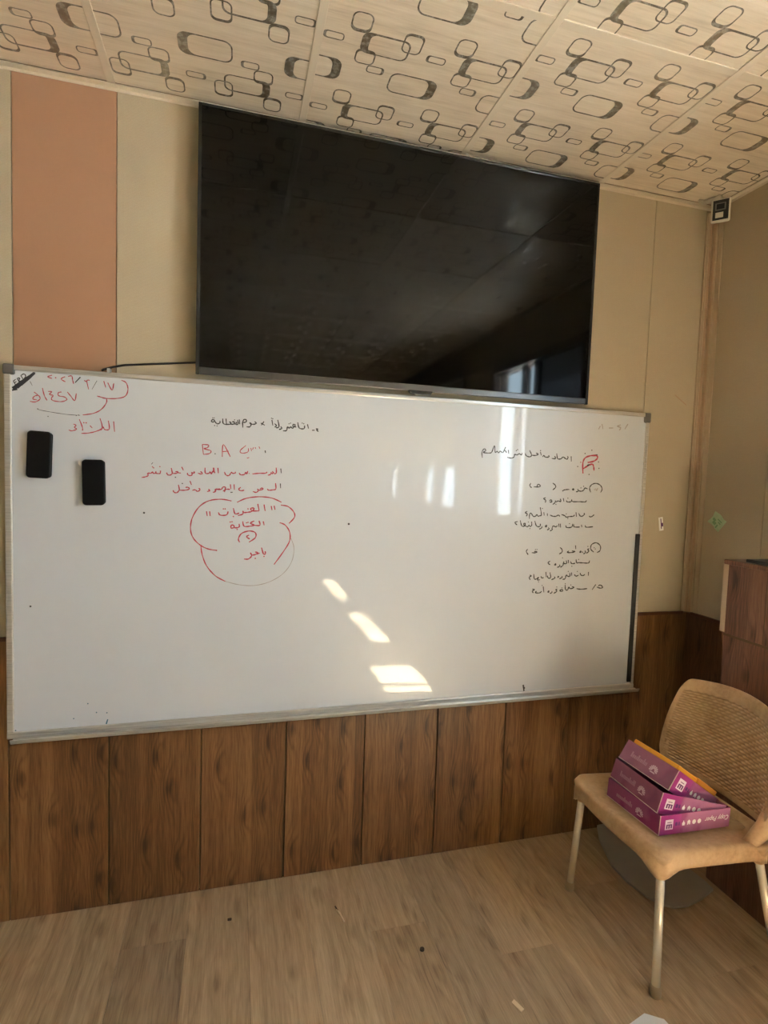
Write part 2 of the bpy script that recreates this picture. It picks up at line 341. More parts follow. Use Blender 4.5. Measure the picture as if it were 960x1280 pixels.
# windows
for i, (ya, yb, za, zb) in enumerate(wins):
    f = G(); d0, d1 = W - .02, W + .10; s_ = .05
    f.box(d0, d1, ya, ya + s_, za, zb); f.box(d0, d1, yb - s_, yb, za, zb); f.box(d0, d1, ya, yb, za, za + s_); f.box(d0, d1, ya, yb, zb - s_, zb)
    wo = struct(f.obj('window_%d' % (i + 1), 'framewood', bevel=.003))
    ym = yb - (.62 if i == 0 else .53)
    G().box(W + .02, W + .07, ym - .035, ym + .035, za + s_, zb - s_).obj('window_post', 'framewood', wo, bevel=.002)
    G().box(W + .02, W + .07, ym - .035 - .17, ym - .035 - .12, za + s_, zb - s_).obj('window_post', 'framewood', wo, bevel=.002)
    G().box(W + .04, W + .046, ym + .035, yb - s_, za + s_, zb - s_).obj('grey_board' if i == 0 else 'pane', 'dullgrey' if i == 0 else 'glass', wo)  # first bay is filled by the grey board, the others by clear glass
    pl = bpy.data.lights.new('window_portal', 'AREA'); pl.shape = 'RECTANGLE'; pl.size = yb - ya; pl.size_y = zb - za; pl.cycles.is_portal = True
    po = bpy.data.objects.new('window_portal', pl); COL.objects.link(po); po.location = (W + .16, (ya + yb) / 2, (za + zb) / 2); po.rotation_euler = (0, math.radians(90), 0); po.rotation_euler = Vector((-1, 0, 0)).to_track_quat('-Z', 'Z').to_euler()
    G().box(W + .04, W + .046, ym - .155, ym - .035, za + s_, zb - s_).obj('pane', 'glass', wo)
    G().box(W + .04, W + .046, ya + s_, ym - .205, za + s_, zb - s_).obj('pane', 'glass', wo)
struct(G().box(W + .14, 14, -14, 8, -.3, -.1).obj('yard_ground', 'ground'))

m = bpy.data.materials.new('cream roller blind cloth'); m.use_nodes = True; t = m.node_tree; t.nodes.clear()
o = N(t, 'OutputMaterial'); tl = N(t, 'BsdfTranslucent'); tl.inputs[0].default_value = (.30, .26, .19, 1); df = N(t, 'BsdfDiffuse'); df.inputs[0].default_value = (.6, .52, .4, 1); mx = N(t, 'MixShader'); mx.inputs[0].default_value = .4
L(t, tl.outputs[0], mx.inputs[1]); L(t, df.outputs[0], mx.inputs[2]); L(t, mx.outputs[0], o.inputs[0]); M['blind'] = m
for i, (ya, yb, za, zb) in enumerate(wins[1:]):
    bl = thing('roller_blind', ('cream roller blind pulled halfway down the middle window of the right wall', 'cream roller blind pulled halfway down the rearmost window of the right wall')[i], 'blind', (W - .05, (ya + yb) / 2, zb - .02), 'roller blinds')
    G().box(W - .042, W - .040, ya - .02, yb + .02, 1.66, zb + .02).obj('blind_cloth', 'blind', bl)
    G().tube([(W - .045, ya - .03, zb + .02), (W - .045, yb + .03, zb + .02)], .02, 12).obj('blind_roller', 'offwhite', bl, smooth=True)
    G().box(W - .047, W - .036, ya - .02, yb + .02, 1.64, 1.66).obj('hem_bar', 'offwhite', bl)

# ------------------------------------------------------------------ setting: ceiling with grid, tiles and foil print
ce = struct(G().box(XL - .1, W + .14, YB - .1, .012, H + .03, H + .12).obj('ceiling', 'backing'))
BX = [.287 + .6 * k for k in range(-5, 4)]; BW = .024
BY = [-.627 - .6 * k for k in range(0, 10)]
for bx in BX:
    if bx > XL + .01: G().box(bx, bx + BW, YB, -.022, H, H + .03).obj('grid_bar', 'bar', ce, bevel=.001, seg=1)
for k, by in enumerate(BY):
    xs = [XL] + [b for b in BX if b > XL + .01] + [W - .022]
    for i in range(len(xs) - 1):
        a = xs[i] + (BW if i else 0)
        G().box(a, xs[i + 1], by - BW, by, H + .0004, H + .03).obj('grid_bar', 'bar', ce, bevel=.001, seg=1)
# one motif: rounded rings (x0,x1,y0,y1, thickness left,right,near,far, radius) in cm, y away from row origin towards the wall
RINGS = [(0, 5.8, 0, 6.6, .42, .42, .42, 1.1, 1.9), (4.0, 18, 5.8, 13.3, 2.3, .5, .6, .42, 2.2), (15.3, 21, 2.7, 9.8, .42, .42, .9, .42, 1.7),
         (3.3, 9.2, 12, 17.6, .42, .42, .9, .42, 1.7), (7.6, 13, 17.4, 20.3, .38, .8, .36, .36, 1.0), (23.3, 29.2, 8.4, 11.1, .8, .36, .36, .36, 1.0),
         (15.3, 30.4, 17.8, 26.3, .45, 2.7, .48, .48, 2.6)]
def clip(poly, a, b_, axis, keep_less):
    out = []
    for i in range(len(poly)):
        p, q = poly[i], poly[(i + 1) % len(poly)]
        ip = (p[axis] <= a) if keep_less else (p[axis] >= a); iq = (q[axis] <= a) if keep_less else (q[axis] >= a)
        if ip: out.append(p)
        if ip != iq:
            tt = (a - p[axis]) / (q[axis] - p[axis]); out.append(tuple(p[j] + tt * (q[j] - p[j]) for j in range(2)))
    return out
def foil_mesh(x0, x1, y0, y1, ox, oy, rot):
    """foil outlines clipped to the tile x0..x1, y0..y1; (ox,oy) motif origin; returns G in tile-relative coordinates"""
    g = G(); cx, cy = x0, y0; P = .30
    sgn = -1 if rot else 1
    for i in range(-3, 5):
        for j in range(-4, 5):
            bx, by = ox + i * P, oy + j * P
            if not (x0 - .6 < bx < x1 + .6 and y0 - .6 < by < y1 + .6): continue
            for k, (a, b_, c, d, tl, tr_, tn, tf, r) in enumerate(RINGS):
                # in picture terms y grows towards the wall
                o_ = rrect(a, b_, c, d, r); n_ = rrect(a + tl, b_ - tr_, c + tn, d - tf, max(r - .35, .3))
                O = [(bx + sgn * u / 100, by + sgn * v / 100) for u, v in o_]; I = [(bx + sgn * u / 100, by + sgn * v / 100) for u, v in n_]
                n = len(O)
                for q in range(n):
                    poly = [O[q], O[(q + 1) % n], I[(q + 1) % n], I[q]]
                    for ax, lim, less in ((0, x0, False), (0, x1, True), (1, y0, False), (1, y1, True)):
                        if len(poly) >= 3: poly = clip(poly, lim, None, ax, less)
                    if len(poly) < 3: continue
                    z = -.0003 - .00006 * k
                    g.add([(p[0] - cx, p[1] - cy, z) for p in poly], [tuple(range(len(poly)))])
    return g
cache = {}
fixed = {(4, 0): (.978 - .0, -.513, False), (5, 0): (1.576, -.612, False), (6, 0): (2.166, -.320, False), (3, 0): (.823, -.039, True), (2, 0): (.522, -.042, True),
         (5, 1): (1.576, -.814, False), (6, 1): (2.166, -.70, False), (4, 1): (.978, -.90, False), (3, 1): (.823, -.70, True)}
xsb = [XL] + [b for b in BX if b > XL + .01] + [W - .02 - BW + .022]
ysb = [-.022] + BY + [YB]
for i in range(len(xsb) - 1):
    a = xsb[i] + (BW if i else 0); b_ = xsb[i + 1] if i < len(xsb) - 2 else W - .022
    for j in range(len(ysb) - 1):
        top = ysb[j] - (BW if j else 0); bot = ysb[j + 1]
        if top - bot < .05 or b_ - a < .05: continue
        # column index counted so that the tile right of x=.911 is 4
        ci = int(round((a - .911) / .6)) + 4
        key = (round(b_ - a, 3), round(top - bot, 3), (ci * 7 + j * 3) % 3) if (ci, j) not in fixed else (ci, j)
        if key not in cache:
            if (ci, j) in fixed: ox, oy, rot = fixed[(ci, j)]
            else:
                rr = random.Random(ci * 31 + j); ox, oy, rot = a + rr.uniform(0, .3), bot + rr.uniform(0, .3), rr.random() < .5
            tg = G().box(0, b_ - a, 0, top - bot, 0, .01); me = bpy.data.meshes.new('ceiling_tile'); me.from_pydata(tg.v, [], tg.f); me.materials.append(M['tile'])
            fg = foil_mesh(a, b_, bot, top, ox, oy, rot); mf = bpy.data.meshes.new('foil_pattern'); mf.from_pydata(fg.v, [], fg.f); mf.materials.append(M['foil'])
            cache[key] = (me, mf)
        me, mf = cache[key]
        to = link('ceiling_tile', me, None, ce, (a, bot, H + .003))
        fo = link('foil_pattern', mf, None, to)

# ------------------------------------------------------------------ whiteboard
BX0, BX1, BZ0, BZ1 = -.003, 2.400, .633, 1.832
wbd = thing('whiteboard', 'large white dry-erase board with red and black handwriting under the television', 'whiteboard', ((BX0 + BX1) / 2, 0, BZ0))
G().box(BX0 + .012, BX1 - .012, -.020, -.0065, BZ0 + .012, BZ1 - .012).obj('board_surface', 'board', wbd)
def fr(nm, *a): 
    return G().box(*a).obj(nm, 'alu', wbd, bevel=.003)
fr('frame_rail', BX0 + .012, BX1 - .012, -.026, -.0065, BZ1 - .016, BZ1)
fr('frame_rail', BX0, BX0 + .020, -.026, -.0065, BZ0, BZ1 - .02)
fr('frame_rail', BX1 - .016, BX1, -.026, -.0065, BZ0, BZ1 - .02)
fr('frame_rail', BX0, BX1, -.028, -.0065, BZ0, BZ0 + .022)
# tray
tg = G(); tg.prism([(-.028, BZ0 + .004), (-.052, BZ0 + .002), (-.058, BZ0 + .012), (-.061, BZ0 + .011), (-.055, BZ0 - .004), (-.028, BZ0 - .003)], 'x', BX0 + .02, BX1 + .004)
tg.obj('pen_tray', 'alu', wbd, bevel=.001, seg=1)
for (a, b_, c, d) in ((BX0 - .003, BX0 + .030, BZ1 - .030, BZ1 + .003), (BX1 - .026, BX1 + .005, BZ1 - .040, BZ1 + .003)):
    G().box(a, b_, -.029, -.006, c, d).obj('corner_cap', 'greyplastic', wbd, bevel=.006, seg=3)['label'] = 'grey plastic corner cap'
G().box(BX1 - .034, BX1 - .014, -.0275, -.020, BZ0 + .03, 1.315).obj('edge_strip', 'blackrubber', wbd, bevel=.002)['label'] = 'black rubber strip along right edge'
G().box(.290, .300, -.03, -.006, BZ1 - .004, BZ1 + .012).obj('hanging_clip', 'alu', wbd, bevel=.002)
# handwriting: flat marker strokes
TXT = "r158:1299,18094 1174,18033 1298,17993|r160:1669,18078 1555,17997 1677,17918|r160:1753,18093 1860,18114 1883,17998 1914,17873|r163:2222,18008 2272,17974 2323,18024 2377,18016|r163:2292,17988 2346,17728|r165:2792,18027 2851,17826|r166:2910,17985 3038,17754 3089,17977|r168:3316,18094 3456,18028 3517,17816 3438,17593 3198,17498 2860,17474 2683,17513 2596,17533|r156:679,17229 827,17222 958,17323 914,17429 802,17396 757,17309 865,17292|r156:791,17529 903,17445|r157:1027,17671 1078,17445 1156,17291|r158:1184,17578 1289,17574 1221,17485 1326,17459 1277,17363 1333,17295 1561,17281 1714,17351 1656,17432 1485,17462 1478,17558 1562,17585|r161:1733,17598 1829,17478 1944,17338 1990,17574|r166:2872,17475 2872,17338 2722,17112 2487,16968 2175,16897|r168:3088,16746 3117,16409|r167:2929,16758 2961,16500 2862,16456 2802,16487 2771,16554 2723,16448 2684,16480|r166:2683,16817 2747,16519 2566,16392 2331,16323 2136,16304|r164:2389,16567 2456,16493|r163:2078,16750 2167,16499 2167,16391|r162:1904,16590 1985,16552 1931,16485 2000,16433 1865,16370 1769,16391|k85:2097,16879 1712,16885 1257,16932 956,16976 882,17013|k86:2592,18024 2447,17736|k81:682,17853 744,17725|k193:2110,18101 1956,17911|r-189:1400,18022|r-194:2206,16651|r-195:2276,16651|k-151:1181,16788|k-154:1989,16868|k-155:2059,16885|k-149:889,17009|k164:223,17825 288,17706|k164:223,17825 289,17888|k164:252,17769 307,17823|k165:288,17706 347,17760|k165:326,17916 391,17797|k165:326,17916 392,17937 384,17879 359,17852 435,17833|k165:429,18015 502,17888|k165:429,18015 518,18071 561,18001 502,17888|k620:207,17585 369,17704|k621:236,17603 442,17784|k732:302,17650 516,17856|k734:405,17748 627,17948|k516:553,17901 761,18075|k517:627,17940 806,18128|k292:185,17542 331,17577|k296:702,18028 821,18138|k205:6250,16929 6169,16907 6148,16957 6213,16995 6263,16930 6329,16857 6419,16888 6426,16965|k206:6516,17043 6543,16870 6746,16865 6791,16927 6724,16940|k207:6623,17050 6643,16867|k208:6746,16865 6883,16881 6899,16959 6828,16947|k208:6892,16882 6958,16894 6966,16963|k209:7006,17030 7030,16890 6959,16868|k209:7065,17047 7084,16884|k210:7187,16778 7183,16976 7245,17066 7313,17027 7268,16960 7192,16968|k211:7313,16811 7431,16818 7471,16933 7412,16947 7523,16906 7641,16947 7585,17009|k214:7799,16969 7933,16899|k214:7904,17028 7813,16892|k216:8174,17101 8213,16906|k217:8272,16975 8339,16905 8275,16853|k217:8378,17113 8426,16875 8323,16834|k218:8487,16887 8523,16819 8428,16778|k218:8569,16742 8691,16758 8723,16892 8781,16842 8837,16898 8891,16848 8961,16905 8994,16969 8928,16987 8916,16920 9031,16900|k221:9081,17067 9138,16871 9308,16858 9327,16971|k223:9429,17021 9469,16867|k225:9600,16817 9694,16822|k225:9733,16882 9811,16864 9757,16835 9831,16785|k-163:6187,17049|k-164:6236,17052|k-164:6252,16793|k-164:6334,16785|k-167:6910,17024|k-173:8160,17157|k-173:8204,17142|k-176:8773,17000|k-176:8826,17025|k-178:9241,17050|k-178:9295,17031|r169:5859,16128 5898,15798|r169:5859,16128 6064,16116 6023,16025 5910,15983 6138,15927 6096,15828 5899,15790|r172:6519,15735 6548,16162 6785,15747|r172:6538,15915 6732,15939|k-178:6281,15829|r152:7303,16161 7116,15979 7168,15890 7370,15938 7393,16070|r153:7344,15723 7424,15749|r153:7474,16082 7497,15974|r153:7530,16032 7563,16112|r154:7618,16115 7640,16064|r154:7750,16147 7781,16070|k215:7963,16017 7978,15930|r193:3949,14938 4051,14958 4147,15006 4133,15086 4232,15087 4283,15136 4304,15089 4375,15095 4387,15151 4408,15090 4518,15094 4533,15184|r198:4871,15284 4902,15102 4807,15040 4741,15079 4733,15130|r198:4902,15102 5050,15118 5076,15173 5005,15162|r199:5076,15136 5178,15126|r200:5202,15338 5259,15222|r201:5386,15139 5405,15074 5486,15048 5548,15096 5520,15155 5585,15137 5622,15172 5579,15182|r203:5728,15142 5837,15117 5869,15150 5808,15205|r204:5956,15338 5972,15151 6095,15155 6122,15207 6166,15129 6204,15222 6267,15207 6279,15161|r206:6243,15349 6265,15178|r207:6381,15340 6400,15165|r202:5475,14866 5522,14734|r200:5102,14727 5133,14558 5051,14454 4958,14480 4941,14539|r200:5133,14544 5317,14546 5456,14592 5410,14651 5329,14640|r202:5554,14544 5640,14572 5722,14517 5802,14576 5758,14632|r205:6035,14522 6125,14553 6075,14603|r206:6241,14498 6301,14535 6303,14604 6391,14618 6474,14620|r-182:4282,15303|r-182:4316,15271|r-183:4511,15318|k-186:5006,14979|k-187:5229,14773|k104:4250,15391 4297,15454|r206:6224,15349 6242,15217 6187,15198|r207:6378,15349 6397,15165|r208:6601,15219 6644,15119 6742,15091 6813,15180 6840,15216 6857,15181 6950,15185 6965,15237|r211:7090,15198 7147,15133 7274,15155 7312,15232 7344,15169 7385,15276|r213:7543,15179 7756,15207 7986,15221 8048,15270|r217:8074,15150 8165,15186 8193,15263|r217:8221,15294 8269,15237 8203,15208|r218:8358,15429 8365,15240 8290,15214|r206:6224,14498 6312,14529 6333,14599 6499,14606 6553,14686 6642,14685 6610,14583 6555,14550|r208:6606,14517 6651,14610 6793,14617|r209:6802,14791 6821,14630|r210:6928,14795 6942,14604|r212:7154,14700 7085,14628 7156,14580 7275,14601|r214:7568,14562 7683,14535 7756,14596 7726,14654 7773,14614 7853,14628 7916,14659 7881,14694 7810,14657|r217:8069,14669 8113,14620 8258,14639 8362,14675 8346,14881|k190:8519,15405 8540,15240|k190:8516,14872 8528,14706|k182:6812,14513 6884,14518|r-142:7429,15190|r210:6850,14212 6515,14265 6102,14204 5777,13982 5558,13591 5509,13202 5606,12900 5834,12662 6082,12531 6394,12473|r211:7040,14172 7356,14319 7783,14382 8217,14348 8571,14204|r220:8551,14100 8795,14060 8999,13884 9048,13682 8853,13444|r220:8521,13472 8721,13384 8882,13137 8890,12820 8697,12458 8354,11962|r205:5854,12640 5899,12335 6048,11940 6344,11584 6683,11380|f127:6683,11380 7152,11251 7669,11214 8191,11330 8671,11618 8974,12047 9052,12548 8932,12911|r226:6024,13835 6051,13675|r227:6127,13837 6146,13676|r229:6417,13807 6481,13712 6690,13723 6742,13847|r232:6917,13959 6979,13763 7118,13796|r233:7077,13707 7238,13762 7244,13877|r234:7254,13807 7365,13822 7535,13855 7627,13967 7512,13970 7556,13882 7793,13882|r237:7745,14129 7797,13886|r238:7961,14111 8005,13881|r240:8214,14063 8244,13916|r241:8315,14074 8348,13931|r232:6949,13275 6848,13265 6863,13371 6948,13345 6966,13275 7118,13298 7120,13413|r234:7242,13502 7292,13331 7501,13337 7638,13378 7500,13439 7635,13525|r237:7630,13369 7832,13371 7799,13531|r239:7947,13511 7980,13373|r234:7148,12764 7104,12883 7207,13074 7462,13164 7678,13107 7685,12929 7469,12768|r236:7468,13022 7380,12959 7492,12880|r236:7308,12168 7458,12167 7568,12282 7518,12394|r237:7567,12300 7692,12327 7786,12389 7682,12416|r238:7752,12340 7847,12380|r239:7904,12572 7978,12343 8047,12365 8029,12442|r-209:6582,13931|r-209:6641,13932|r-211:6922,13670|r-214:7414,13946|r-210:6819,13476|r-211:6878,13485|r-212:7056,13218|r-214:7371,13455|r-214:7422,13469|r-216:7694,12188|r-218:7997,12258|k218:16309,16118 16281,16332 16371,16469 16447,16401 16330,16323 16604,16314 16706,16363 16804,16612 16853,16358 16938,16395 17002,16342 17073,16407 17162,16350|k223:17188,16340 17262,16455 17348,16358|k223:17299,16580 17220,16436|k224:17417,16473 17443,16328|k224:17383,16180 17571,16154 17693,16216 17701,16312 17815,16289 17907,16349 18004,16297 18037,16383|k228:18177,16372 18227,16278 18389,16240 18461,16322 18361,16505|k230:18461,16311 18641,16307 18766,16364 18661,16405|k232:18858,16454 18904,16319|k233:18966,16264 19027,16324 19096,16258 19257,16277 19234,16339|k235:19391,16219 19568,16221 19517,16317|k236:19608,16430 19660,16225 19819,16220 19913,16299 20084,16214 20146,16286 20110,16336|k240:20289,16344 20309,16130|k-220:17774,16462|k-220:17829,16503|k-225:18861,16511|k-237:20940,16489|k-238:21256,16638|k-241:21610,16165|k-241:21649,15900|k-239:21186,15629|k-235:20624,15938|k-238:21108,15992|r305:20891,15660 20858,16076 20952,16302 21217,16408 21504,16414 21539,16309 21369,16184 21086,16120|r305:20899,15860 21108,15986 21308,16064 21383,15973 21415,15797|k342:21380,16426 21543,16457|k340:21074,15990 21186,16042|r-236:20760,16119|k241:21313,14889 21249,15060 21344,15207 21550,15268 21767,15192 21862,15040 21798,14892|k240:21157,15025 21014,15058 20983,14980 20867,14918 20736,14937|k237:20680,15008 20717,14919 20610,14889|k236:20473,15025 20430,14974 20507,14967 20473,15025|k235:20286,14979 20118,14966 20027,14945 19970,14895|k225:18494,15189 18451,15078 18544,15002|k231:19495,15219 19621,15134 19636,15046 19512,14936|k226:18635,15040 18857,15042 18934,15092 18826,15151 18777,15061|k230:19205,14614 19113,14567 19217,14503 19192,14414|k231:19388,14485 19466,14531 19501,14442 19401,14440|k232:19547,14345 19649,14419 19669,14508|k232:19693,14442 19791,14493 19919,14469 19887,14585|k234:20028,14610 20062,14472|k235:20171,14524 20231,14458 20404,14479 20430,14565 20466,14481 20817,14484 21078,14480 21136,14549|k226:18396,14046 18302,13978 18407,13936 18358,13838|k226:18511,13739 18511,13928 18583,13960 18668,13851 18777,13840 18832,13916 18901,13850 18984,13873 19052,13901 18979,14210|k230:19155,14014 19178,13876|k231:19318,13972 19329,13861|k231:19447,13907 19576,13860 19728,13857 19826,13912 19911,13855|k234:19977,13937 20133,13890 20214,13828 20351,13853 20545,13873 20604,13933|k238:20664,14038 20697,13853|k239:20796,13995 20887,13878 21021,13903 21088,13995|k242:21300,13889 21381,13853 21483,13900 21543,13956|k224:17984,13622 17861,13577 17968,13482|k224:18099,13667 18184,13444 18316,13450 18330,13556 18254,13511 18431,13411 18502,13474 18563,13425 18630,13475 18617,13621|k228:18763,13653 18849,13450 19004,13429 19023,13545|k230:19109,13439 19078,13363 18981,13323|k231:19248,13458 19322,13481 19296,13410 19238,13449|k231:19402,13393 19436,13326 19348,13294|k232:19555,13372 19589,13305 19481,13250|k232:19580,13372 19630,13462 19755,13414 19811,13486|k234:19873,13554 19902,13415|k234:19949,13555 19975,13393|k236:20209,13490 20266,13396 20496,13420 20544,13561|k238:20592,13535 20615,13426 20885,13424|k240:20957,13520 20985,13416|k241:21141,13499 21199,13418 21524,13443|k-205:20205,13963|k-205:20294,13775|k-202:19698,14348|k-208:20958,15128|k-207:20832,15057|k-205:20242,14615|k-199:19081,14168|k-197:18558,13341|k-197:18470,13606|k-206:20384,13560|k-209:21057,13999|f211:21538,15054 21602,14965 21648,15080|f210:21472,15029 21517,14976|k245:21631,12364 21474,12497 21508,12687 21732,12763 21936,12629 21934,12429 21786,12345|k244:21402,12515 21323,12475 21394,12404 21268,12316|k243:21195,12431 21231,12343 21128,12295|k242:21056,12388 21105,12339|k241:20945,12388 21004,12410 20988,12348 20936,12379|k240:20728,12652 20753,12494|k239:20568,12420 20725,12389 20548,12350 20349,12355 20424,12416|k236:20000,12565 20099,12478 20101,12369 19977,12291|k228:18497,12502 18446,12396 18538,12267|k229:18696,12352 18863,12347 18937,12390 18803,12399|k245:21450,12010 21407,11904 21178,11906 20925,11921 20830,11913 20791,12059|k239:20531,11973 20602,11880 20761,11900|k239:20418,12039 20441,11903|k238:20320,12018 20352,11895 20203,11897 20223,11975|k237:20178,11901 20184,11818 20060,11732|k237:20009,11846 20033,11780 19913,11733|k235:19787,11870 19840,11882 19829,11826 19763,11853|k234:19564,12002 19467,11920 19573,11846|k245:21432,11521 21432,11361|k244:21260,11422 21172,11370 21059,11402 21029,11482|k242:20959,11395 20836,11348 20751,11420|k240:20610,11510 20624,11373|k240:20527,11489 20540,11353 20435,11354 20358,11404 20318,11250 20195,11226|k238:20162,11363 20161,11297 20040,11251|k237:19964,11366 20011,11334 19948,11313|k236:19794,11346 19827,11280 19669,11222|k234:19587,11524 19630,11301 19503,11303 19473,11395|k233:19391,11548 19424,11326|k233:19308,11310 19202,11308 19183,11373|k232:19134,11226 19013,11224 19070,11336 18973,11264 18871,11270 18836,11469|k229:18652,11429 18731,11384 18633,11334 18692,11230|k247:21826,10979 21656,10755|k248:21885,10866 22069,10813 22180,10860 22039,10953 21960,10901|k242:20894,10820 21098,10789 21412,10809|k241:20663,10913 20771,10867 20593,10822 20514,10894 20471,10780 20366,10787 20334,10986|k239:20248,10768 20201,10720 20096,10745 20147,10792 20242,10785|k237:19973,10818 19900,10793 19959,10726 19811,10642|k236:19732,10735 19716,10670 19634,10646|k235:19536,10740 19589,10747 19564,10687 19522,10731|k233:19305,10941 19349,10696|k233:19244,10746 19146,10679 18953,10688 19006,10756|k231:18804,10843 18907,10819 18805,10752 18866,10686|k-204:21644,12550|k-205:21699,12497|k-203:21330,12608|k-200:20609,11770|k-198:20140,12129|k-201:20916,12058|k-192:18856,12480|k-192:18927,12480|k-201:20888,11551|k-199:20448,11556|k-193:19076,11141|k-199:20340,11039|k-200:20608,10981|k-199:20192,10866|k-197:19943,10906|k-194:19254,10985|f249:22948,17820 22804,17593|f247:22593,17765 22420,17689 22601,17649 22531,17528|f244:22023,17599 22229,17611|f242:21672,17745 21734,17542|f242:21600,17658 21522,17521|b-197:2324,7319|b-185:204,6590|b-194:1900,6842|b-200:2906,6958|b-198:2587,6992|b267:2887,6568 2933,6730|k-273:652,10670|k-446:18652,6698|k-298:4028,13754|k-362:11044,13449|k371:18607,6837 18659,6561"
cols = {k: G() for k in 'rkfb'}
def smooth_path(P):
    if len(P) < 3: return P
    out = []
    for i in range(len(P) - 1):
        p0 = P[max(i - 1, 0)]; p1 = P[i]; p2 = P[i + 1]; p3 = P[min(i + 2, len(P) - 1)]
        n = 4
        for k in range(n):
            t_ = k / n; t2 = t_ * t_; t3_ = t2 * t_
            out.append(tuple(.5 * ((2 * p1[c]) + (-p0[c] + p2[c]) * t_ + (2 * p0[c] - 5 * p1[c] + 4 * p2[c] - p3[c]) * t2 + (-p0[c] + 3 * p1[c] - 3 * p2[c] + p3[c]) * t3_) for c in (0, 1)))
    out.append(P[-1]); return out
zi = 0
for s_ in TXT.split('|'):
    hd, pp = s_.split(':'); c = hd[0]; wd = int(hd[1:]) * 1e-5; P = [tuple(float(q) * 1e-4 for q in p.split(',')) for p in pp.split()]
    g = cols[c]; zi += 1; yy = -.0202 - (zi % 12) * .00002
    if wd < 0:
        r = -wd * 1.15; n = 8; g.add([(P[0][0] + r * math.cos(6.2832 * k / n), yy, P[0][1] + r * math.sin(6.2832 * k / n)) for k in range(n)], [tuple(range(n))])
    else:
        hw = wd * (.9 if wd < .003 else 1.0); Q = smooth_path(P); Lf, Rt = [], []
        for i, p in enumerate(Q):
            a = Q[max(i - 1, 0)]; b_ = Q[min(i + 1, len(Q) - 1)]; dx, dz = b_[0] - a[0], b_[1] - a[1]; l = math.hypot(dx, dz) or 1
            h_ = hw * (1.0 - .25 * math.sin(i * 1.7))
            Lf.append((p[0] - dz / l * h_, yy, p[1] + dx / l * h_)); Rt.append((p[0] + dz / l * h_, yy, p[1] - dx / l * h_))
        n = len(Q); g.add(Lf + Rt, [(i, i + 1, n + i + 1, n + i) for i in range(n - 1)])
for k, nm in (('r', 'red_handwriting'), ('k', 'black_handwriting'), ('f', 'faint_handwriting'), ('b', 'ink_smudge')):
    cols[k].obj(nm, 'ink_' + k, wbd, kind='stuff')

# ------------------------------------------------------------------ erasers (magnetic, on the board)
def eraser(cx, cz, w_, h_, ang, label):
    t_ = thing('board_eraser', label, 'eraser', (cx, -.021, cz), 'magnetic board erasers')
    T = Matrix.Translation((cx, 0, cz)) @ Matrix.Rotation(math.radians(ang), 4, 'Y')
    g = G(); g.prism(rrect(-w_ / 2, w_ / 2, -h_ / 2, h_ / 2, .012, 6), 'y', -.046, -.034); o = g.obj('eraser_body', 'felt', t_, bevel=.004, seg=3, T=T)
    g = G(); g.prism(rrect(-w_ / 2 + .002, w_ / 2 - .002, -h_ / 2 + .002, h_ / 2 - .002, .010, 6), 'y', -.034, -.0203); g.obj('felt_pad', 'felt2', t_, T=T)
eraser(.098, 1.556, .068, .148, 2, 'black board eraser stuck highest and closest to the left frame')
eraser(.254, 1.473, .066, .148, -1, 'black board eraser stuck lower, right of the other eraser')

# ------------------------------------------------------------------ television
TX0, TX1, TZ0, TZ1 = .564, 2.062, 1.842, 2.704
tv = thing('television', 'large wall-mounted black flat television above the whiteboard', 'television', ((TX0 + TX1) / 2, 0, TZ0))
G().box(TX0 + .006, TX1 - .006, -.063, -.056, TZ0 + .006, TZ1 - .004).obj('back_case', 'tvback', tv)
G().box(TX0 + .25, TX1 - .25, -.056, -.003, TZ0 + .05, TZ1 - .25).obj('wall_mount', 'tvback', tv, bevel=.01)
G().box(TX0 + .011, TX1 - .011, -.0640, -.0632, TZ0 + .024, TZ1 - .010).obj('screen', 'screen', tv)
g = G(); g.box(TX0, TX0 + .011, -.066, -.054, TZ0, TZ1); g.box(TX1 - .011, TX1, -.066, -.054, TZ0, TZ1); g.box(TX0 + .011, TX1 - .011, -.066, -.054, TZ1 - .010, TZ1)
g.obj('bezel', 'bezel', tv, bevel=.0015)
G().box(TX0 + .011, TX1 - .011, -.067, -.054, TZ0, TZ0 + .024).obj('bottom_bezel', 'tvsilver', tv, bevel=.003)['label'] = 'dark metallic lower bezel'
G().prism([(1.30, TZ0 + .004), (1.31, TZ0 - .010), (1.39, TZ0 - .010), (1.40, TZ0 + .004)], 'y', -.067, -.058).obj('sensor_bump', 'bezel', tv, bevel=.002)
# cable from the television along the wall
pts = [(.600, -.030, 1.905), (.565, -.012, 1.889), (.50, -.006, 1.882), (.42, -.006, 1.872), (.34, -.006, 1.862), (.305, -.006, 1.853), (.275, -.006, 1.842), (.27, -.006, 1.838)]
tag(G().tube(pts, .0035, 10).obj('power_cable', 'wire', smooth=True), 'thin black cable running from television to top of whiteboard', 'cable')
tag(G().tube([(1.502, -.030, 2.738), (1.515, -.034, 2.727), (1.540, -.036, 2.712)], .0035, 8).obj('cable_tie', 'offwhite', smooth=True), 'small cream plastic tie poking from the ceiling edge above the television', 'tie')

